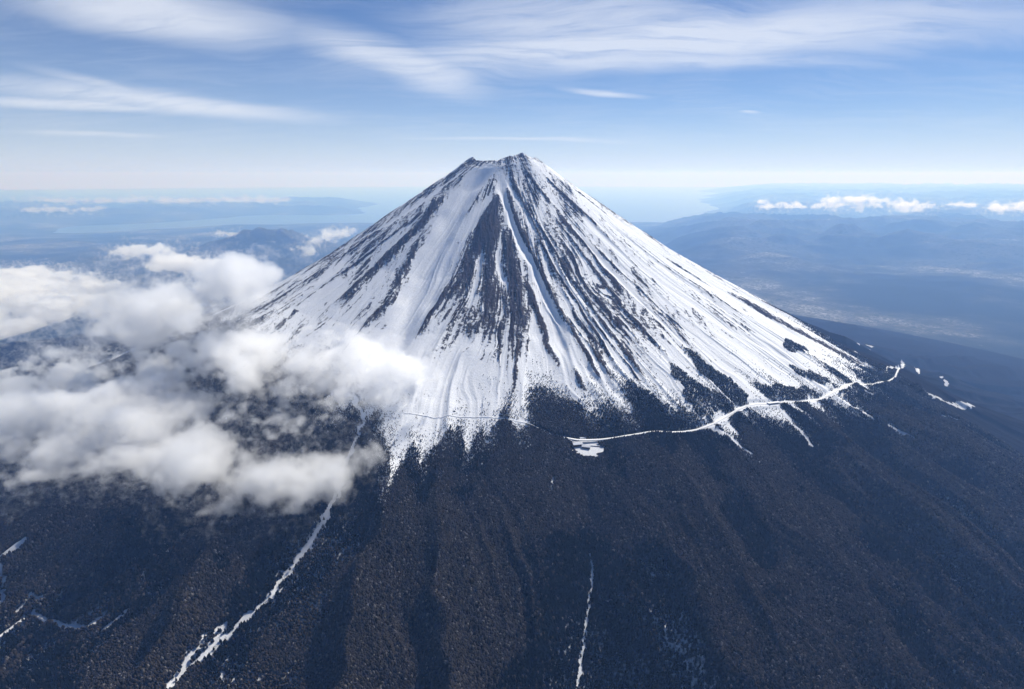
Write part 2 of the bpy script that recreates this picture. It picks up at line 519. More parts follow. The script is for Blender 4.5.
# ------------------------------------------------------------------ objects
C = scene.collection
def tag(o, label=None, cat=None, group=None, kind=None):
    for k, v in (('label', label), ('category', cat), ('group', group), ('kind', kind)):
        if v:
            o[k] = v
    return o
def new_mesh(name, verts, faces, mats=(), parent=None, smooth=True):
    me = bpy.data.meshes.new(name)
    verts = np.asarray(verts, np.float32)
    me.vertices.add(len(verts)); me.vertices.foreach_set('co', verts.ravel())
    if len(faces):
        if isinstance(faces, np.ndarray):
            n, k = faces.shape
            me.loops.add(n * k); me.loops.foreach_set('vertex_index', faces.astype(np.int32).ravel())
            me.polygons.add(n)
            me.polygons.foreach_set('loop_start', np.arange(0, n * k, k, dtype=np.int32))
            if smooth:
                me.polygons.foreach_set('use_smooth', np.ones(n, bool))
        else:
            me.clear_geometry(); me.from_pydata([tuple(v) for v in verts], [], faces)
    me.update(calc_edges=True)
    for m in mats:
        me.materials.append(m)
    o = bpy.data.objects.new(name, me)
    C.objects.link(o)
    if parent:
        o.parent = parent
    return o
def fattr(o, name, arr, typ='FLOAT'):
    a = o.data.attributes.new(name, typ, 'POINT')
    a.data.foreach_set('vector' if typ == 'FLOAT_VECTOR' else 'value', np.asarray(arr, np.float32).ravel())
def grid_faces(nr, nt):
    i = np.arange(nr - 1)[:, None] * nt + np.arange(nt - 1)[None]
    return np.stack([i, i + 1, i + nt + 1, i + nt], -1).reshape(-1, 4)
def material(name):
    m = bpy.data.materials.new(name)
    m.use_nodes = True
    m.node_tree.nodes.clear()
    t = NT(m.node_tree)
    out = t.node('ShaderNodeOutputMaterial')
    return m, t, out
def principled(t, out, base_col, rough=0.9, bump=None, bump_d=1.0, spec=0.0):
    b = t.node('ShaderNodeBsdfPrincipled')
    t.put(b.inputs['Base Color'], col(base_col) if not isinstance(base_col, bpy.types.NodeSocket) else base_col)
    t.put(b.inputs['Roughness'], rough)
    b.inputs['Specular IOR Level'].default_value = spec
    if bump is not None:
        bn = t.node('ShaderNodeBump'); bn.inputs['Distance'].default_value = bump_d; bn.inputs['Strength'].default_value = 1.0
        t.put(bn.inputs['Height'], bump); t.put(b.inputs['Normal'], bn.outputs[0])
    t.put(out.inputs['Surface'], b.outputs[0])
    return b

# mountain surface: lava rock, drifted snow, forest floor
mat_mtn, t, out = material('mountain_surface')
pos = t.node('ShaderNodeTexCoord').outputs['Object']
flow = t.attr('flow', 'Vector')
snow_a, forest_a, track_a = t.attr('snow'), t.attr('forest'), t.attr('track')
s1 = t.noise(t.mapping(flow, (1 / 30., 1 / 210., 1)), 1.0, 5.0, 0.65, 0.5)
s2 = t.noise(t.mapping(flow, (1 / 9., 1 / 38., 1), loc=(5, 9, 0)), 1.0, 5.0, 0.7, 0.6)
s3 = t.noise(t.mapping(pos, (1 / 22.,) * 3), 1.0, 6.0, 0.7)
sv = t.math('ADD', snow_a, t.math('MULTIPLY', t.math('SUBTRACT', s1, .5), 1.5))
sv = t.math('ADD', sv, t.math('MULTIPLY', t.math('SUBTRACT', s2, .5), 1.35))
sv = t.math('ADD', sv, t.math('MULTIPLY', t.math('SUBTRACT', s3, .5), 2.2))
snow_m = t.step(sv, -0.07, 0.13)
rockn = t.noise(t.mapping(flow, (1 / 14., 1 / 120., 1)), 1.0, 6.0, 0.7, 0.3)
rock = t.mix(rockn, (0.016, 0.013, 0.014), (0.066, 0.050, 0.046))
dust = t.math('MULTIPLY', t.step(sv, -0.6, 0.0), 0.10)
rock = t.mix(dust, rock, (0.55, 0.56, 0.60))
snowc = t.mix(t.noise(t.mapping(flow, (1 / 40., 1 / 300., 1)), 1.0, 4, .6), (0.78, 0.79, 0.82), (0.86, 0.87, 0.88))
cone = t.mix(snow_m, rock, snowc)
f1 = t.noise(t.mapping(pos, (1 / 9.,) * 3), 1.0, 5.0, 0.75)
f2 = t.noise(t.mapping(flow, (1 / 60., 1 / 420., 1)), 1.0, 5.0, 0.6, 0.3)
floorc = t.mix(f2, (0.007, 0.007, 0.008), (0.020, 0.017, 0.016))
floorc = t.mix(t.step(t.math('ADD', f1, t.math('MULTIPLY', f2, .35)), 0.86, 1.05), floorc, (0.11, 0.11, 0.12))
trk = t.math('MULTIPLY', t.step(track_a, 0.04, 0.2), t.step(t.math('ADD', track_a, t.math('MULTIPLY', t.math('SUBTRACT', t.noise(t.mapping(pos, (1 / 15.,) * 3), 1.0, 5, .7), .5), 1.3)), 0.30, 0.75))
floorc = t.mix(trk, floorc, (0.62, 0.63, 0.66))
surf = t.mix(forest_a, cone, floorc)
bmp = t.math('ADD', t.math('MULTIPLY', rockn, 8.0), t.math('MULTIPLY', t.noise(t.mapping(pos, (1 / 16.,) * 3), 1.0, 6, .65), 9.0))
bmp = t.math('MULTIPLY', bmp, t.math('SUBTRACT', 1.0, t.math('MULTIPLY', snow_m, 0.70)))
principled(t, out, surf, 0.85, bmp, 1.0, 0.0)

def cone_attrs(x, y, r, th, w, sb, z, g):
    fm = forest_mask(x, y, r, th, w)
    high = sm(r, 300, 700)
    sn = 0.32 + 0.55 * sm(fm, -900, -250) - 0.0 * high
    sn = sn - .35 * np.exp(-((r - 320) / 70) ** 2) + 0.25 * sm(th, 0.15, 0.9) - 0.02 * sm(-th, 0.25, 0.7) - 0.10 * (1 - sm(r, 600, 1500))
    sn = sn - 0.030 * g * (1 - sm(r, 1900, 2700) * .6)       # snow fills the gullies, ribs stay bare
    sn = sn + sb
    sn = np.where(sn < 0, sn * .8, sn)
    u = w * np.maximum(r, 500)
    sn = sn + .85 * (fbm(u / 42, r / 300, 93, 4, .6) - .5) + .5 * (fbm(u / 16, r / 70, 97, 3, .6) - .5)
    rib = np.maximum(rdg(vn(w * 46, r / 1500, 111)), rdg(vn(w * 83 + 7, r / 1000, 112)) * .97)
    where = sm(fbm(u / 190, r / 420, 113, 2), .34, .62) * sm(r, 330, 700) * (1 - .55 * sm(r, 2000, 2600))
    sn = sn + .03 * sm(th, 0.05, .3) - .75 * sm(rib, .76, .97) * where + .55 * sm(1 - rib, .45, .9) * sm(-sb, .1, .6)
    return sn, fm

def mountain():
    th = np.concatenate([np.linspace(-np.pi, -1.75, 90, endpoint=False), np.linspace(-1.75, -1.0, 330, endpoint=False),
                         np.linspace(-1.0, 1.15, 1500, endpoint=False), np.linspace(1.15, 1.85, 300, endpoint=False), np.linspace(1.85, np.pi, 90)])
    r = np.concatenate([np.linspace(2, 260, 20, endpoint=False), np.linspace(260, 1000, 130, endpoint=False), np.linspace(1000, 4400, 620, endpoint=False), np.geomspace(4400, 9000, 170)])
    rr, tt = np.meshgrid(r, th, indexing='ij')
    x, y = MX + rr * np.sin(tt), MY - rr * np.cos(tt)
    rf, tf, xf, yf = rr.ravel(), tt.ravel(), x.ravel(), y.ravel()
    z, w, sb = full(xf, yf, rf, tf)
    g = z - base(rf, tf)
    g = np.where(rf < 2900, g, 0)
    sn, fm = cone_attrs(xf, yf, rf, tf, w, sb, z, g)
    uu = w * np.maximum(rf, 500)
    crag = 17 * (rdg(fbm(uu / 42, rf / 160, 101, 4, .6)) - .6) * sm(-sn, -.15, .25) * sm(rf, 300, 500) * (fm < 0)
    rough = crag + 5.0 * (fbm(xf / 14, yf / 14, 61, 2) - .5) * sm(-sn, -.4, .3) * sm(rf, 300, 500) * (fm < 0)
    rough = rough + 16 * (rdg(fbm(xf / 60, yf / 60, 121, 4, .55)) - .55) * np.exp(-((rf - 310) / 90) ** 2)
    hs = hollow_snow(xf, yf, rf, z - base(rf, tf))
    hs = np.maximum(hs, .8 * sm(-(base(rf, tf) - np.interp(rf, PR, PF)), 25, 110) * sm(rf, 3350, 3600) * (np.abs(tf) < .5) * sm(fbm(xf / 90, yf / 90, 142, 4, .6), .30, .55))
    o = new_mesh('mountain', np.stack([xf, yf, z + rough], 1), grid_faces(len(r), len(th)), [mat_mtn])
    tr = tracks(xf, yf)
    d = np.hypot((xf - LOT[0]) / 1.12, yf - LOT[1])
    tr = np.maximum(tr, 1.6 * (1 - sm(d + 25 * (vn(xf / 20, yf / 20, 62) - .5), 56, 74)))
    for P, hw in ROADW.values():
        lo, hi = P[:, :2].min(0) - 60, P[:, :2].max(0) + 60
        m = (xf > lo[0]) & (xf < hi[0]) & (yf > lo[1]) & (yf < hi[1])
        dd, _ = seg_dist(xf[m], yf[m], P[::2])
        tr[m] = np.maximum(tr[m], 1.0 * (1 - sm(dd, hw, hw + (6 if hw > 5 else 4))))
    tr = np.maximum(tr, .57 * hs)
    forest = sm(fm + 90 * (vn(xf / 30, yf / 30, 131) - .5), -20, 170)
    fattr(o, 'snow', sn); fattr(o, 'forest', forest); fattr(o, 'track', tr)
    fattr(o, 'flow', np.stack([w * np.maximum(rf, 500) ** 0.5 * 42, rf, w * 0], 1), 'FLOAT_VECTOR')
    tag(o, 'steep snow streaked volcano cone rising above dark forest', 'mountain', kind='structure')
    return o
mountain()
print('mountain', time.time() - T0)

# the plains, far hills and sea
mat_pl, t, out = material('plain_surface')
pos = t.node('ShaderNodeTexCoord').outputs['Object']
n1 = t.noise(t.mapping(pos, (1 / 4200.,) * 3), 1.0, 6.0, 0.6)
n2 = t.noise(t.mapping(pos, (1 / 700.,) * 3), 1.0, 6.0, 0.65)
basec = t.mix(t.step(n1, .42, .60), (0.026, 0.034, 0.040), (0.075, 0.080, 0.080))
vor = t.node('ShaderNodeTexVoronoi', feature='F1'); t.put(vor.inputs['Vector'], t.mapping(pos, (1 / 240.,) * 3))
cellv = t.node('ShaderNodeSeparateColor'); t.put(cellv.inputs[0], vor.outputs['Color'])
fld = t.node('ShaderNodeTexVoronoi', feature='F1'); t.put(fld.inputs['Vector'], t.mapping(pos, (1 / 520., 1 / 380., 1 / 400.), (0, 0, .4)))
fc = t.node('ShaderNodeSeparateColor'); t.put(fc.inputs[0], fld.outputs['Color'])
basec = t.mix(t.math('MULTIPLY', t.step(n1, .46, .60), t.step(fc.outputs[1], .55, .8)), basec, (0.085, 0.085, 0.075))
basec = t.mix(t.math('MULTIPLY', t.step(n1, .46, .60), t.step(fc.outputs[2], .65, .85)), basec, (0.035, 0.042, 0.032))
town = t.math('MULTIPLY', t.step(t.math('ADD', n1, t.math('MULTIPLY', n2, .5)), .76, .92), t.step(cellv.outputs[0], .45, .8))
slope = t.node('ShaderNodeSeparateXYZ'); t.put(slope.inputs[0], t.node('ShaderNodeNewGeometry').outputs['Normal'])
town = t.math('MULTIPLY', town, t.step(slope.outputs[2], .985, .998))
basec = t.mix(town, basec, (0.27, 0.27, 0.27))
principled(t, out, basec, 0.95)
def ground():
    th = np.linspace(-np.pi, np.pi, 1500)
    r = np.geomspace(8800, 190000, 420)
    rr, tt = np.meshgrid(r, th, indexing='ij')
    x, y = MX + rr * np.sin(tt), MY - rr * np.cos(tt)
    z = height0(rr.ravel(), tt.ravel())[0] - 3
    o = new_mesh('ground', np.stack([x.ravel(), y.ravel(), z], 1), grid_faces(len(r), len(th)), [mat_pl])
    tag(o, 'hazy blue plain with fields, towns and low ranges', 'ground', kind='structure')
ground()
mat_sea, t, out = material('sea_water')
pos = t.node('ShaderNodeTexCoord').outputs['Object']
principled(t, out, (0.02, 0.05, 0.09), 0.28, None, 1, 0.5)
a = np.linspace(0, 2 * np.pi, 129)[:-1]
o = new_mesh('sea', np.concatenate([[[0, 0, 0]], np.stack([200000 * np.cos(a), 200000 * np.sin(a), a * 0], 1)]),
             np.stack([np.zeros(128, int), 1 + np.arange(128), 1 + (np.arange(128) + 1) % 128], 1), [mat_sea], smooth=False)
tag(o, 'pale sea glinting at the horizon beyond the plain', 'sea', kind='structure')

# roads
_P = ROADW['mountain_path'][0]
_r, _t = polar(_P[:, 0], _P[:, 1])
_P[:, 2] = full(_P[:, 0], _P[:, 1], _r, _t)[0] + .9
mat_road, t, out = material('snowy_road')
pos = t.node('ShaderNodeTexCoord').outputs['Object']
n = t.noise(t.mapping(pos, (1 / 9.,) * 3), 1.0, 4, .6)
principled(t, out, t.mix(t.step(n, .30, .42), (0.20, 0.19, 0.19), (0.78, 0.78, 0.79)), 0.8)
for nm, (P, hw) in ROADW.items():
    d = np.gradient(P[:, :2], axis=0); d /= np.linalg.norm(d, axis=1)[:, None]
    nrm = np.stack([-d[:, 1], d[:, 0]], 1)
    wv = hw * (0.9 + 0.35 * vn(np.arange(len(P)) / 3.0, np.zeros(len(P)), 63))[:, None]
    L, Rr = P[:, :2] + nrm * wv, P[:, :2] - nrm * wv
    n = len(P)
    V = np.concatenate([np.c_[L, P[:, 2]], np.c_[Rr, P[:, 2]], np.c_[L, P[:, 2] - 2.5], np.c_[Rr, P[:, 2] - 2.5]])
    i = np.arange(n - 1)
    F_ = np.concatenate([np.stack([i, i + 1, n + i + 1, n + i], 1), np.stack([i, 2 * n + i, 2 * n + i + 1, i + 1], 1), np.stack([n + i, n + i + 1, 3 * n + i + 1, 3 * n + i], 1)])
    o = new_mesh(nm, V, F_, [mat_road], smooth=False)
    tag(o, {'mountain_path': 'thin trodden path crossing the snow chute above the forest', 'mountain_road': 'snow covered road crossing the mountainside above the dark forest', 'branch_road': 'short snowy road bending round the ridge on the right flank',
            'forest_road': 'thin snowy road winding through forest at lower left'}[nm], 'road', kind='structure')

# ------------------------------------------------------------------ forest
mat_for, t, out = material('forest_trees')
tint = t.attr('tint')
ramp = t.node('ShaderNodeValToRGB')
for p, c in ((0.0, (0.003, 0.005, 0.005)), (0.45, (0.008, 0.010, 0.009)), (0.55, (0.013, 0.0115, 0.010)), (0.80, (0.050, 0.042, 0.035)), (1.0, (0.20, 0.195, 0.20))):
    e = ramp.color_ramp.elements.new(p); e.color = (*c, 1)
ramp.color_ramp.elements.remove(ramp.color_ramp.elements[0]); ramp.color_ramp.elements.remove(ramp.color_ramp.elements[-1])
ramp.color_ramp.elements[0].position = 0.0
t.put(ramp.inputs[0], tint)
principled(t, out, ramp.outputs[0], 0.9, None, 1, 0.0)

def tree_shape(rng, kind):
    """unit tree, height 1, six-sided: trunk and stacked uneven crown rings"""
    if kind == 'conifer':
        rings = [(0.0, .025), (0.12, .03), (0.13, .23), (0.45, .12), (0.46, .18), (0.75, .06)]
    else:
        rings = [(0.0, .03), (0.25, .025), (0.32, .15), (0.55, .23), (0.80, .16)]
    V, F = [], []
    for h, q in rings:
        for k in range(5):
            a = 2 * np.pi * k / 5 + h * 3
            q2 = q * (1 + .5 * (rng.random() - .5)) if q > .05 else q
            V.append((q2 * np.cos(a), q2 * np.sin(a), h + (.05 * (rng.random() - .5) if q > .05 else 0)))
    V.append((0.0, 0.0, 1.0))
    for i in range(len(rings) - 1):
        for k in range(5):
            a, b = i * 5 + k, i * 5 + (k + 1) % 5
            F += [(a, b, b + 5), (a, b + 5, a + 5)]
    i = len(rings) - 1
    for k in range(5):
        F.append((i * 5 + k, i * 5 + (k + 1) % 5, len(V) - 1))
    return np.array(V), np.array(F)

def forest():
    rng = np.random.default_rng(5)
    N = 2400000
    # candidates over the near slopes, thinned where the photograph cannot resolve them
    r = np.sqrt(rng.random(N) * (5600 ** 2 - 1700 ** 2) + 1700 ** 2)
    th = (rng.random(N) * 2 - 1) * 1.5
    x, y = MX + r * np.sin(th), MY - r * np.cos(th)
    z0 = base(r, th)
    d = np.sqrt(x * x + y * y + (HC - z0) ** 2)
    v = y * np.cos(PITCH) - (z0 - HC) * np.sin(PITCH)
    px = 512 + FOC * x / v; py = 344.5 - FOC * (y * np.sin(PITCH) + (z0 - HC) * np.cos(PITCH)) / v
    keep = (v > 200) & (px > -60) & (px < 1084) & (py < 760) & (d < 5600)
    r, th, x, y, d = r[keep], th[keep], x[keep], y[keep], d[keep]
    keep = rng.random(len(r)) < np.clip((3300 / d) ** 1.6, 0, 1)
    r, th, x, y, d = r[keep], th[keep], x[keep], y[keep], d[keep]
    z, w, sb = full(x, y, r, th)
    fm = forest_mask(x, y, r, th, w)
    tr = tracks(x, y)
    clear = np.zeros(x.shape, bool)
    for P, hw in ROADW.values():
        lo, hi = P[:, :2].min(0) - 40, P[:, :2].max(0) + 40
        m = (x > lo[0]) & (x < hi[0]) & (y > lo[1]) & (y < hi[1])
        dd, _ = seg_dist(x[m], y[m], P[::2])
        c = clear[m]; c |= dd < hw + (11 if hw > 5 else 8); clear[m] = c
    clear |= np.hypot((x - LOT[0]) / 1.12, y - LOT[1] + 10) + 34 * (vn(x / 22, y / 22, 151) - .5) < 76
    dens = sm(fm + 120 * (vn(x / 38, y / 38, 64) - .5), -230, 190) ** 1.5 + 0.06 * sm(fm, -420, -60) * sm(vn(x / 45, y / 45, 64), .35, .75)
    dens = dens * (0.62 + 0.6 * vn(x / 70, y / 70, 65)) * (1 - np.clip(tr * .98, 0, .98)) * ~clear
    hs = hollow_snow(x, y, r, z - base(r, th))
    hs = np.maximum(hs, .8 * sm(-(base(r, th) - np.interp(r, PR, PF)), 25, 110) * sm(r, 3350, 3600) * (np.abs(th) < .5) * sm(fbm(x / 90, y / 90, 142, 4, .6), .30, .55))
    dens = dens * (1 - .62 * hs)
    k = rng.random(len(x)) < dens
    r, th, x, y, z, fm, d, w = (q[k] for q in (r, th, x, y, z, fm, d, w))
    n = len(x)
    hollow = amph(r, th, 3330, R_(6.6), 0.66, 1, 560) + amph(r, th, 2905, R_(7.5), 0.50, .7, 300)
    larch_shade = fbm(x / 260, y / 260, 66, 3) + .005 * np.clip(z - base(r, th), -60, 60) + .40 * hollow + .05 + 0.35 * (vn(w * 30, r / 700, 67) - .5) + .16 * np.clip(-x / 1500, -1, .35)  # paler larches on ridges, dark conifers in hollows: relief shading put into tree colour
    larch = rng.random(n) < sm(larch_shade, .40, .62) * .85 + .04
    frost = (rng.random(n) < .5 * (1 - sm(fm, 40, 220)))
    hgt = (9 + 9 * sm(fm, 0, 500) * (0.6 + .6 * rng.random(n)) + 4 * rng.random(n)) * np.clip((d / 3300) ** .45, .9, 1.5)
    hgt = np.where(fm < 0, hgt * .6, hgt)
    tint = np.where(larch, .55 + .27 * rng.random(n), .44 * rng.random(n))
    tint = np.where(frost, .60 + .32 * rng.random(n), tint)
    print('trees', n)
    vis = y * np.cos(PITCH) - (z - HC) * np.sin(PITCH)
    ppx, ppy = 512 + FOC * x / vis, 344.5 - FOC * (y * np.sin(PITCH) + (z + 6 - HC) * np.cos(PITCH)) / vis
    size = np.where((ppx > 2) & (ppx < 1022) & (ppy > 4) & (ppy < 686), hgt / d, 0)
    near = np.argsort(-size)[:300]
    single = np.zeros(n, bool); single[near] = True
    VV, FF, TT, off = [], [], [], 0
    for kind, sel in (('conifer', ~larch & ~single), ('larch', larch & ~single)):
        for var in range(3):
            idx = np.where(sel)[0][var::3]
            V, F = tree_shape(rng, kind)
            a = rng.random(len(idx)) * 6.28
            ca, sa = np.cos(a)[:, None], np.sin(a)[:, None]
            h = hgt[idx][:, None]
            wd = h * (1.05 + .5 * rng.random((len(idx), 1)))
            X = x[idx][:, None] + (V[:, 0] * ca - V[:, 1] * sa) * wd
            Y = y[idx][:, None] + (V[:, 0] * sa + V[:, 1] * ca) * wd
            Z = z[idx][:, None] - 1.0 + V[:, 2] * h
            VV.append(np.stack([X, Y, Z], -1).reshape(-1, 3).astype(np.float32))
            FF.append((F[None] + (off + np.arange(len(idx)) * len(V))[:, None, None]).reshape(-1, 3))
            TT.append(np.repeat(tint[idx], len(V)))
            off += len(idx) * len(V)
    o = new_mesh('forest', np.concatenate(VV), np.concatenate(FF), [mat_for], smooth=False)
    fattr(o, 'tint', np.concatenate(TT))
    tag(o, 'dark forest of conifers and bare larches covering the lower slopes', 'forest', kind='stuff')
    protos = {}
    for kind, tn in (('conifer', .3), ('larch', .7)):
        V, F = tree_shape(rng, kind)
        q = new_mesh(kind + '_tree', V, F, [mat_for], smooth=False)
        fattr(q, 'tint', np.full(len(V), tn)); protos[kind] = q
    used = set()
    for i in near:
        kind = 'larch' if larch[i] else 'conifer'
        q = protos[kind]
        if kind in used:
            q = q.copy(); C.objects.link(q)
        used.add(kind)
        q.location = (x[i], y[i], z[i] - 1)
        q.rotation_euler = (0, 0, rng.random() * 6.28)
        q.scale = (hgt[i] * 1.25, hgt[i] * 1.25, hgt[i])
        tag(q, {'conifer': 'dark conifer in the nearest strip of forest at the bottom edge', 'larch': 'bare brown larch in the nearest strip of forest at the bottom edge'}[kind],
            'tree', {'conifer': 'conifers at the near edge of the forest', 'larch': 'larches at the near edge of the forest'}[kind])
    for kind, q in protos.items():
        if kind not in used:
            bpy.data.objects.remove(q)
forest()
print('forest', time.time() - T0)

# ------------------------------------------------------------------ lodge, huts, snow shed
mat_wall, t, out = material('brown_boards')
n = t.noise(t.mapping(t.node('ShaderNodeTexCoord').outputs['Object'], (1.5, 1.5, .2)), 1.0, 4, .6)
principled(t, out, t.mix(n, (0.05, 0.035, 0.028), (0.11, 0.08, 0.06)), 0.8)
mat_roofsnow, t, out = material('roof_snow')
n = t.noise(t.mapping(t.node('ShaderNodeTexCoord').outputs['Object'], (.25, .25, .25)), 1.0, 4, .6)
principled(t, out, t.mix(n, (0.72, 0.73, 0.76), (0.86, 0.86, 0.88)), 0.8)
mat_glass, t, out = material('dark_glass')
principled(t, out, (0.02, 0.025, 0.03), 0.15, None, 1, .5)
mat_conc, t, out = material('weathered_concrete')
n = t.noise(t.mapping(t.node('ShaderNodeTexCoord').outputs['Object'], (.3, .3, .8)), 1.0, 5, .6)
principled(t, out, t.mix(n, (0.12, 0.12, 0.12), (0.24, 0.235, 0.23)), 0.9)
BOXF = [(0, 3, 2, 1), (4, 5, 6, 7), (0, 1, 5, 4), (1, 2, 6, 5), (2, 3, 7, 6), (3, 0, 4, 7)]
def boxv(x0, x1, y0, y1, z0, z1):
    return [(x0, y0, z0), (x1, y0, z0), (x1, y1, z0), (x0, y1, z0), (x0, y0, z1), (x1, y0, z1), (x1, y1, z1), (x0, y1, z1)]
def empty_at(name, px, py, rz, label, cat):
    p = at([(px, py)])[0]
    r, th = polar(p[0:1], p[1:2])
    z = full(p[0:1].copy(), p[1:2].copy(), r, th)[0][0]
    o = bpy.data.objects.new(name, None); C.objects.link(o)
    o.location = (p[0], p[1], z); o.rotation_euler = (0, 0, rz)
    return tag(o, label, cat)
def house(name, px, py, rz, w, d, h, rh, label, cat, chimney=False, nwin=5):
    e = empty_at(name, px, py, rz, label, cat)
    new_mesh('wall', boxv(-w / 2, w / 2, -d / 2, d / 2, -5, h), BOXF, [mat_wall], e, False)
    a, b, tk = w / 2 + 1.2, d / 2 + 1.4, .9
    V = [(-a, -b, h - .2), (-a, 0, h + rh), (-a, b, h - .2), (a, -b, h - .2), (a, 0, h + rh), (a, b, h - .2)]
    V += [(v[0], v[1], v[2] + tk) for v in V]
    F = [(0, 1, 4, 3), (1, 2, 5, 4), (6, 9, 10, 7), (7, 10, 11, 8), (0, 3, 9, 6), (2, 8, 11, 5), (0, 6, 7, 1), (1, 7, 8, 2), (3, 4, 10, 9), (4, 5, 11, 10)]
    rf = new_mesh('roof', V, F, [mat_roofsnow], e, False)
    for s_ in (-1, 1):
        new_mesh('gable', [(s_ * (w / 2 - .2), -d / 2, h), (s_ * (w / 2 - .2), d / 2, h), (s_ * (w / 2 - .2), 0, h + rh - .3),
                           (s_ * (w / 2 - .6), -d / 2, h), (s_ * (w / 2 - .6), d / 2, h), (s_ * (w / 2 - .6), 0, h + rh - .3)],
                 [(0, 1, 2), (3, 5, 4), (0, 3, 4, 1), (1, 4, 5, 2), (2, 5, 3, 0)], [mat_wall], e, False)
    for k in range(nwin):
        xc = (k + .5) / nwin * w - w / 2
        wn_ = new_mesh('window', boxv(xc - w / nwin * .3, xc + w / nwin * .3, -d / 2 - .15, -d / 2 + .1, h * .40, h * .78), BOXF, [mat_glass], e, False)
    if chimney:
        new_mesh('chimney', boxv(w * .25, w * .25 + 1.6, .5, 2.2, h, h + rh + 2.5), BOXF, [mat_conc], rf, False)
    return e
house('mountain_lodge', 577.5, 445, R_(12), 48, 19, 11, 6, 'dark walled lodge with a snowy roof at the left end of the cleared terrace', 'lodge', True, 7)
house('mountain_hut', 581.5, 436.5, R_(3), 42, 12, 6, 3.5, 'long hut with a white roof just above the road junction', 'hut', False, 6)
house('rest_house', 586, 449, R_(-14), 40, 18, 8, 5, 'snow roofed rest house standing in the middle of the snowy terrace', 'rest house', False, 5)
e = empty_at('dark_bar', 594.5, 447.5, R_(-8), 'low dark bar across the snow standing in for shaded trees at the right side of the terrace', 'wall')  # made-up wall standing in for a dark bar of trees and their shadow
new_mesh('bar_cap', boxv(-26, 26, -1.4, 1.4, 3.6, 4.1), BOXF, [mat_roofsnow], e, False)
new_mesh('bar_face', boxv(-25.5, 25.5, -1.1, 1.1, -3, 3.597), BOXF, [mat_conc], e, False)
P = ROADW['mountain_road'][0]
sp = at([(773, 404.5)])[0]; k = int(np.argmin(np.hypot(P[:, 0] - sp[0], P[:, 1] - sp[1])))
k = min(max(k, 4), len(P) - 5); dv = P[k + 3] - P[k - 3]; ang = math.atan2(dv[1], dv[0])
e = bpy.data.objects.new('snow_shed', None); C.objects.link(e)
e.location = P[k]; e.rotation_euler = (0, -math.atan2(dv[2], math.hypot(dv[0], dv[1])), ang)
tag(e, 'long flat roofed snow shed covering the road on the right', 'snow shed')
new_mesh('roof', boxv(-46, 46, -9.5, 9.5, 7, 8.4), BOXF, [mat_roofsnow], e, False)
new_mesh('back_wall', boxv(-45, 45, 8, 9, -4, 6.997), BOXF, [mat_conc], e, False)
for q in range(12):
    xc = -43 + q * 86 / 11
    new_mesh('pillar', boxv(xc - .6, xc + .6, -8.6, -7.4, -4, 6.997), BOXF, [mat_conc], e, False)

# ------------------------------------------------------------------ clouds
def noise3(shape, cells, rng):
    """smooth random field with the given number of cells per axis"""
    g = rng.random([c + 2 for c in cells]).astype(np.float32)
    for ax, (n, c) in enumerate(zip(shape, cells)):
        q = np.linspace(0, c, n, endpoint=False) + rng.random()
        i = np.floor(q).astype(int); f = (q - i).astype(np.float32); f = f * f * (3 - 2 * f)
        i = np.clip(i, 0, c)
        sh = [1, 1, 1]; sh[ax] = n
        g = np.take(g, i, ax) * (1 - f.reshape(sh)) + np.take(g, i + 1, ax) * f.reshape(sh)
    return g
mat_cld = {}
def cloud_material(density, detail_m, name):
    m, t, out = material(name)
    pos = t.node('ShaderNodeTexCoord').outputs['Object']
    d = t.attr('density')
    nz = t.noise(t.mapping(pos, (1 / detail_m,) * 3), 1.0, 4.0, 0.68, 0.3)
    d = t.math('SUBTRACT', d, t.math('MULTIPLY', t.math('SUBTRACT', nz, 0.42), 2.0), clamp=True)
    v = t.node('ShaderNodeVolumePrincipled')
    v.inputs['Density Attribute'].default_value = ''
    v.inputs['Color'].default_value = (0.997, 0.998, 0.999, 1)
    v.inputs['Anisotropy'].default_value = 0.5
    t.put(v.inputs['Density'], t.math('MULTIPLY', d, density))
    t.put(out.inputs['Volume'], v.outputs[0])
    return m
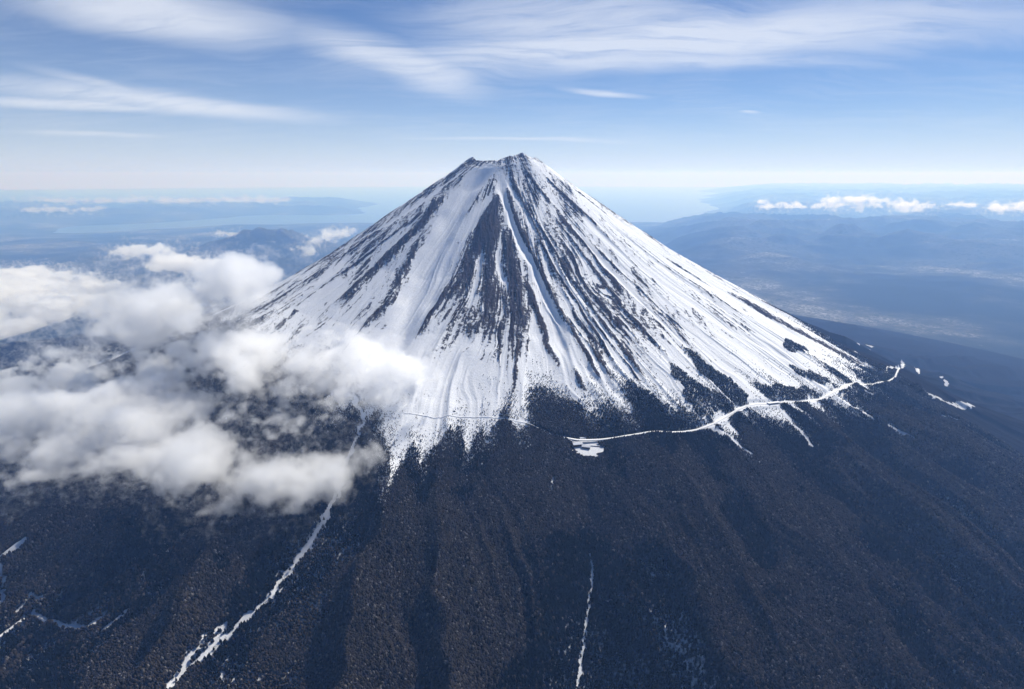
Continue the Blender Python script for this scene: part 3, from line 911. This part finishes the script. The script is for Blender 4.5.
def volume_group(name, mn, mx, res, mat, to_mesh):
    ng = bpy.data.node_groups.new(name, 'GeometryNodeTree')
    ng.interface.new_socket('Geometry', in_out='INPUT', socket_type='NodeSocketGeometry')
    ng.interface.new_socket('Geometry', in_out='OUTPUT', socket_type='NodeSocketGeometry')
    N, L = ng.nodes, ng.links
    gi, go = N.new('NodeGroupInput'), N.new('NodeGroupOutput')
    p = N.new('GeometryNodeInputPosition')
    sx = N.new('ShaderNodeSeparateXYZ'); L.new(p.outputs[0], sx.inputs[0])
    def m(op, a, b, c=None):
        nd = N.new('ShaderNodeMath'); nd.operation = op
        for i, v in enumerate((a, b, c)):
            if v is None: continue
            if isinstance(v, bpy.types.NodeSocket): L.new(v, nd.inputs[i])
            else: nd.inputs[i].default_value = v
        return nd.outputs[0]
    ii = []
    for k in range(3):
        st = (mx[k] - mn[k]) / (res[k] - 1)
        q = m('ROUND', m('DIVIDE', m('SUBTRACT', sx.outputs[k], mn[k]), st), 0)
        ii.append(m('MINIMUM', m('MAXIMUM', q, 0.0), float(res[k] - 1)))
    # index in two steps of whole numbers (floats hold them exactly)
    idx = m('ADD', m('MULTIPLY', m('ADD', m('MULTIPLY', ii[0], float(res[1])), ii[1]), float(res[2])), ii[2])
    at_ = N.new('GeometryNodeInputNamedAttribute'); at_.data_type = 'FLOAT'; at_.inputs[0].default_value = 'dens'
    si = N.new('GeometryNodeSampleIndex'); si.data_type = 'FLOAT'; si.domain = 'POINT'
    L.new(gi.outputs[0], si.inputs['Geometry'])
    L.new(at_.outputs[0], si.inputs['Value']); L.new(idx, si.inputs['Index'])
    vc = N.new('GeometryNodeVolumeCube')
    L.new(si.outputs[0], vc.inputs['Density'])
    vc.inputs['Min'].default_value = mn; vc.inputs['Max'].default_value = mx
    for k, ax in enumerate('XYZ'):
        vc.inputs['Resolution ' + ax].default_value = res[k]
    vm = N.new('GeometryNodeVolumeToMesh')
    L.new(vc.outputs[0], vm.inputs['Volume'])
    vm.inputs['Threshold'].default_value = 0.06
    vm.inputs['Adaptivity'].default_value = 0.3
    sm_ = N.new('GeometryNodeSetMaterial'); sm_.inputs['Material'].default_value = mat
    if to_mesh:
        L.new(vm.outputs[0], sm_.inputs[0])
    else:
        jg = N.new('GeometryNodeJoinGeometry')
        dl = N.new('GeometryNodeDeleteGeometry'); dl.domain = 'POINT'
        ca = N.new('GeometryNodeInputNamedAttribute'); ca.data_type = 'BOOLEAN'; ca.inputs[0].default_value = 'grid'
        L.new(gi.outputs[0], dl.inputs[0]); L.new(ca.outputs[0], dl.inputs['Selection'])
        L.new(dl.outputs[0], jg.inputs[0]); L.new(vc.outputs[0], jg.inputs[0])
        L.new(jg.outputs[0], sm_.inputs[0])
    L.new(sm_.outputs[0], go.inputs[0])
    return ng
def terrain_z(x, y):
    r, th = polar(x, y)
    return base(r, th) * (1 - sm(r, 7000, 11000)) + land(x, y) * sm(r, 7000, 11000)
def cloud(name, label, blobs, voxel, density, detail_m, seed, cell=None, thr=0.40, amp=0.32, group=None):
    """blobs: world ellipsoids (x, y, z, rx, ry, rz, weight); the density is their union eaten into by noise"""
    B = np.array(blobs, float)
    mn = (B[:, :3] - B[:, 3:6] * 1.48).min(0); mx = (B[:, :3] + B[:, 3:6] * 1.48).max(0)
    vox = np.array(voxel, float)
    res = np.maximum(8, np.ceil((mx - mn) / vox)).astype(int) + 1
    mx = mn + (res - 1) * vox
    X, Y, Z = (np.linspace(mn[k], mx[k], res[k], dtype=np.float32) for k in range(3))
    f = np.zeros(res, np.float32)
    for b in B:
        sl, dd = [], []
        for k, A in enumerate((X, Y, Z)):
            i0, i1 = np.searchsorted(A, (b[k] - 1.48 * b[3 + k], b[k] + 1.48 * b[3 + k]))
            sl.append(slice(i0, i1)); q = ((A[i0:i1] - b[k]) / b[3 + k]) ** 2
            dd.append(q)
        z_up = dd[2]
        D = dd[0][:, None, None] + dd[1][None, :, None] + z_up[None, None, :]
        f[tuple(sl)] += b[6] * np.clip(1 - D / 2.2, 0, 1) ** 2
    f = 1.15 * (1 - np.exp(-f * 1.1))
    rng = np.random.default_rng(seed)
    ext = mx - mn
    cell = cell or 420.0
    n, a, tot = 0.0, 1.0, 0.0
    for o_ in range(6):
        c = np.maximum(1, np.round(ext / (cell / 2 ** o_ * np.array([1, 1, .8])))).astype(int)
        if (c > res * 0.6).any() and o_ > 1:
            break
        q = noise3(tuple(res), list(c), rng)
        q = 0.6 * np.abs(2 * q - 1) + 0.4 * (1 - q)
        n = n + a * (q - q.mean()) / q.std(); a *= .70
    n = n / n.std()
    dens = np.clip((f - thr + amp * n * (1.1 - .5 * f)) * 1.6, 0, 1) * (f > 0.02)
    # nothing at the walls of the grid
    for k in range(3):
        e = np.minimum(np.arange(res[k]), res[k] - 1 - np.arange(res[k])) / 3.0
        sh = [1, 1, 1]; sh[k] = -1
        dens = dens * np.clip(e, 0, 1).reshape(sh)
    mat = cloud_material(density, detail_m, name + '_volume')
    gx, gy, gz = np.meshgrid(X, Y, Z, indexing='ij')
    co = np.stack([gx, gy, gz], -1).reshape(-1, 3)
    tmp = new_mesh('temporary', co, [])
    fattr(tmp, 'dens', dens.ravel())
    md = tmp.modifiers.new('volume', 'NODES')
    md.node_group = volume_group(name + '_hull', tuple(mn), tuple(mx), [int(q) for q in res], mat, True)
    dg = bpy.context.evaluated_depsgraph_get(); dg.update()
    hull = bpy.data.meshes.new_from_object(tmp.evaluated_get(dg))
    nv = len(hull.vertices)
    hv = np.empty(nv * 3, np.float32); hull.vertices.foreach_get('co', hv)
    li = np.empty(len(hull.loops), np.int32); hull.loops.foreach_get('vertex_index', li)
    ls = np.empty(len(hull.polygons), np.int32); hull.polygons.foreach_get('loop_start', ls)
    bpy.data.objects.remove(tmp); 
    # one mesh: the grid points that carry the density (used by the modifier only), then the cloud's outer skin
    ng_ = len(co)
    me = bpy.data.meshes.new(name)
    me.vertices.add(ng_ + nv)
    me.vertices.foreach_set('co', np.concatenate([co.ravel(), hv]))
    me.loops.add(len(li)); me.loops.foreach_set('vertex_index', li + ng_)
    me.polygons.add(len(ls)); me.polygons.foreach_set('loop_start', ls)
    me.polygons.foreach_set('use_smooth', np.ones(len(ls), bool))
    me.update(calc_edges=True)
    me.materials.append(mat)
    o = bpy.data.objects.new(name, me); C.objects.link(o)
    fattr(o, 'dens', np.concatenate([dens.ravel(), np.zeros(nv, np.float32)]))
    a_ = me.attributes.new('grid', 'BOOLEAN', 'POINT')
    a_.data.foreach_set('value', np.r_[np.ones(ng_, bool), np.zeros(nv, bool)])
    md = o.modifiers.new('volume', 'NODES')
    md.node_group = volume_group(name + '_grid', tuple(mn), tuple(mx), [int(q) for q in res], mat, False)
    tag(o, label, 'cloud', group)
    print(name, list(res), int(np.prod(res)), 'hull', nv, round(float((dens > .05).mean()), 3), time.time() - T0)
    return o

def blobs_on(list_px, lift):
    """(px, py, radius px, height m, depth factor, weight) above the slope -> ellipsoids"""
    P = at([(b[0], b[1]) for b in list_px], lift)
    out_ = []
    for p, b in zip(P, list_px):
        dist = math.sqrt(p[0] ** 2 + p[1] ** 2 + (p[2] - HC) ** 2)
        rx = b[2] * dist / FOC
        out_.append((p[0], p[1], p[2], rx, rx * b[4], b[3], b[5]))
    return out_
near = [(228, 332, 24, 70, 1.4, .8), (262, 338, 24, 70, 1.4, .8), (190, 405, 130, 45, .9, .45), (70, 410, 110, 60, .9, .5), (300, 400, 90, 50, .9, .35), (230, 355, 60, 60, 1., .45), (120, 455, 70, 60, .8, .5), (20, 395, 40, 110, 1.5, .7), (80, 405, 50, 120, 1.5, .8), (130, 395, 40, 110, 1.4, .6), (20, 440, 45, 90, 1.3, .7), (75, 450, 45, 95, 1.2, .8), (130, 452, 40, 100, 1.1, .9),
        (180, 462, 42, 105, 1.0, 1.0), (225, 472, 40, 110, 1.0, 1.0), (270, 478, 38, 100, 1.0, .95), (310, 474, 38, 100, 1.0, 1.0), (345, 465, 28, 95, 1.0, 1.0),
        (160, 415, 40, 90, 1.2, .7), (60, 365, 40, 100, 1.4, .6), (160, 365, 35, 90, 1.5, .6), (215, 355, 34, 90, 1.5, .6), (250, 350, 36, 100, 1.4, .8), (290, 365, 36, 110, 1.3, .8),
        (330, 355, 38, 130, 1.2, 1.1), (370, 362, 38, 130, 1.2, 1.2), (405, 382, 30, 110, 1.1, 1.0), (345, 392, 34, 90, 1.2, .8), (380, 404, 22, 70, 1.2, .7), (250, 385, 28, 70, 1.4, .6),
        (240, 440, 26, 60, 1.0, .5), (330, 430, 18, 50, 1.0, .3)]
cloud('cloud_bank', 'wide ragged white cloud bank lying over the left foot of the cone', blobs_on(near, 105), (13, 16, 11), 0.024, 48., 3, 300.)
left = [(-20, 285, 40, 190, 1.5, 1.1), (25, 292, 40, 200, 1.5, 1.2), (70, 304, 34, 170, 1.5, 1.1), (110, 314, 30, 130, 1.5, 1.0), (150, 304, 30, 150, 1.5, 1.0), (185, 294, 28, 170, 1.5, 1.1),
        (222, 286, 26, 170, 1.5, 1.1), (252, 283, 22, 130, 1.4, 1.0), (274, 276, 14, 90, 1.4, .9), (170, 264, 20, 120, 1.5, 1.0), (200, 266, 20, 130, 1.5, .9), (144, 252, 17, 110, 1.4, 1.0), (130, 248, 8, 70, 1.4, .8), (0, 320, 40, 120, 1.5, .7), (120, 330, 40, 100, 1.5, .6),
        (200, 320, 36, 110, 1.5, .7)]
cloud('cloud_bank', 'billowing white cloud bank at far left with its plume reaching toward the cone', blobs_on(left, 420), (30, 38, 22), 0.018, 110., 8, 560., thr=.34)

def far_cloud(label, puffs, dist, seed, density=.004):
    out_ = []
    px_m = dist / FOC
    for px, py, rx, rz in puffs:
        d = ray(px, py)
        d = d / d[1]
        out_.append((d[0] * dist, dist, d[2] * dist + HC, rx * px_m, rx * px_m * 1.3, rz * px_m, 1.0))
    vx = px_m * .9
    return cloud('cloud', label, out_, (vx, vx * 2, vx * .8), density, px_m * 4, seed, px_m * 7, thr=.40, amp=.26)
def puffs(x0, x1, y, seed, h=(3, 5.5), gap=1.25, w=(4.5, 9)):
    g = np.random.default_rng(seed); x, L = x0, []
    while x < x1:
        q = g.uniform(*w); hh = g.uniform(*h) * q / w[1] + 1.2
        L.append((x + q, y - hh * .55 + g.uniform(-1, 1), q, hh)); x += q * gap * g.uniform(.9, 1.5)
    return L
far_cloud('short lumpy white cloud low over the plain at the left end of the right row', puffs(756, 800, 208, 1), 36000, 21)
far_cloud('longest row of small white clouds near the horizon on the right', puffs(812, 926, 208, 2, (3, 6.5)) + puffs(822, 880, 201, 7, (2, 3.5)), 37500, 22)
far_cloud('faint flat cloud low over the plain right of the long row', puffs(938, 966, 206, 3, (2, 3)), 38000, 23)
far_cloud('white cloud cut by the right edge of the picture', puffs(982, 1030, 210, 4), 36000, 24)
far_cloud('long thin band of cloud below the horizon on the left', puffs(20, 286, 202, 5, (2, 4), 1.5, (7, 18)), 43000, 25, .0018)
far_cloud('small flat white cloud over the plain at far left', puffs(24, 96, 212, 6, (2.5, 4)), 31000, 26)
far_cloud('white cloud peeping from behind the left ridge of the cone', [(318, 241, 12, 6), (332, 234, 13, 7), (345, 232, 9, 5), (306, 250, 12, 6)], 15000, 27, .008)
far_cloud('tiny white cloud capping the small far mountain', [(222, 233.5, 7, 3), (233, 234, 6, 2.5)], 22500, 28, .008)

# ------------------------------------------------------------------ haze
hz, t, out = material('haze_air')
v = t.node('ShaderNodeVolumePrincipled')
v.inputs['Color'].default_value = (0.25, 0.475, 1.0, 1)
v.inputs['Absorption Color'].default_value = (1, 1, 1, 1)
v.inputs['Anisotropy'].default_value = 0.22
v.inputs['Density'].default_value = HAZE_DENSITY
v.inputs['Density Attribute'].default_value = ''
t.put(out.inputs['Volume'], v.outputs[0])
S, ZB, ZT = 195000., -90., 4250.
V = [(-S, -S, ZB), (S, -S, ZB), (S, S, ZB), (-S, S, ZB), (-S, -S, ZT), (S, -S, ZT), (S, S, ZT), (-S, S, ZT)]
o = new_mesh('haze', V, [(0, 3, 2, 1), (4, 5, 6, 7), (0, 1, 5, 4), (1, 2, 6, 5), (2, 3, 7, 6), (3, 0, 4, 7)], [hz], smooth=False)
tag(o, 'thin blue haze over the plains and far ranges', 'haze', kind='stuff')
print('done', time.time() - T0)
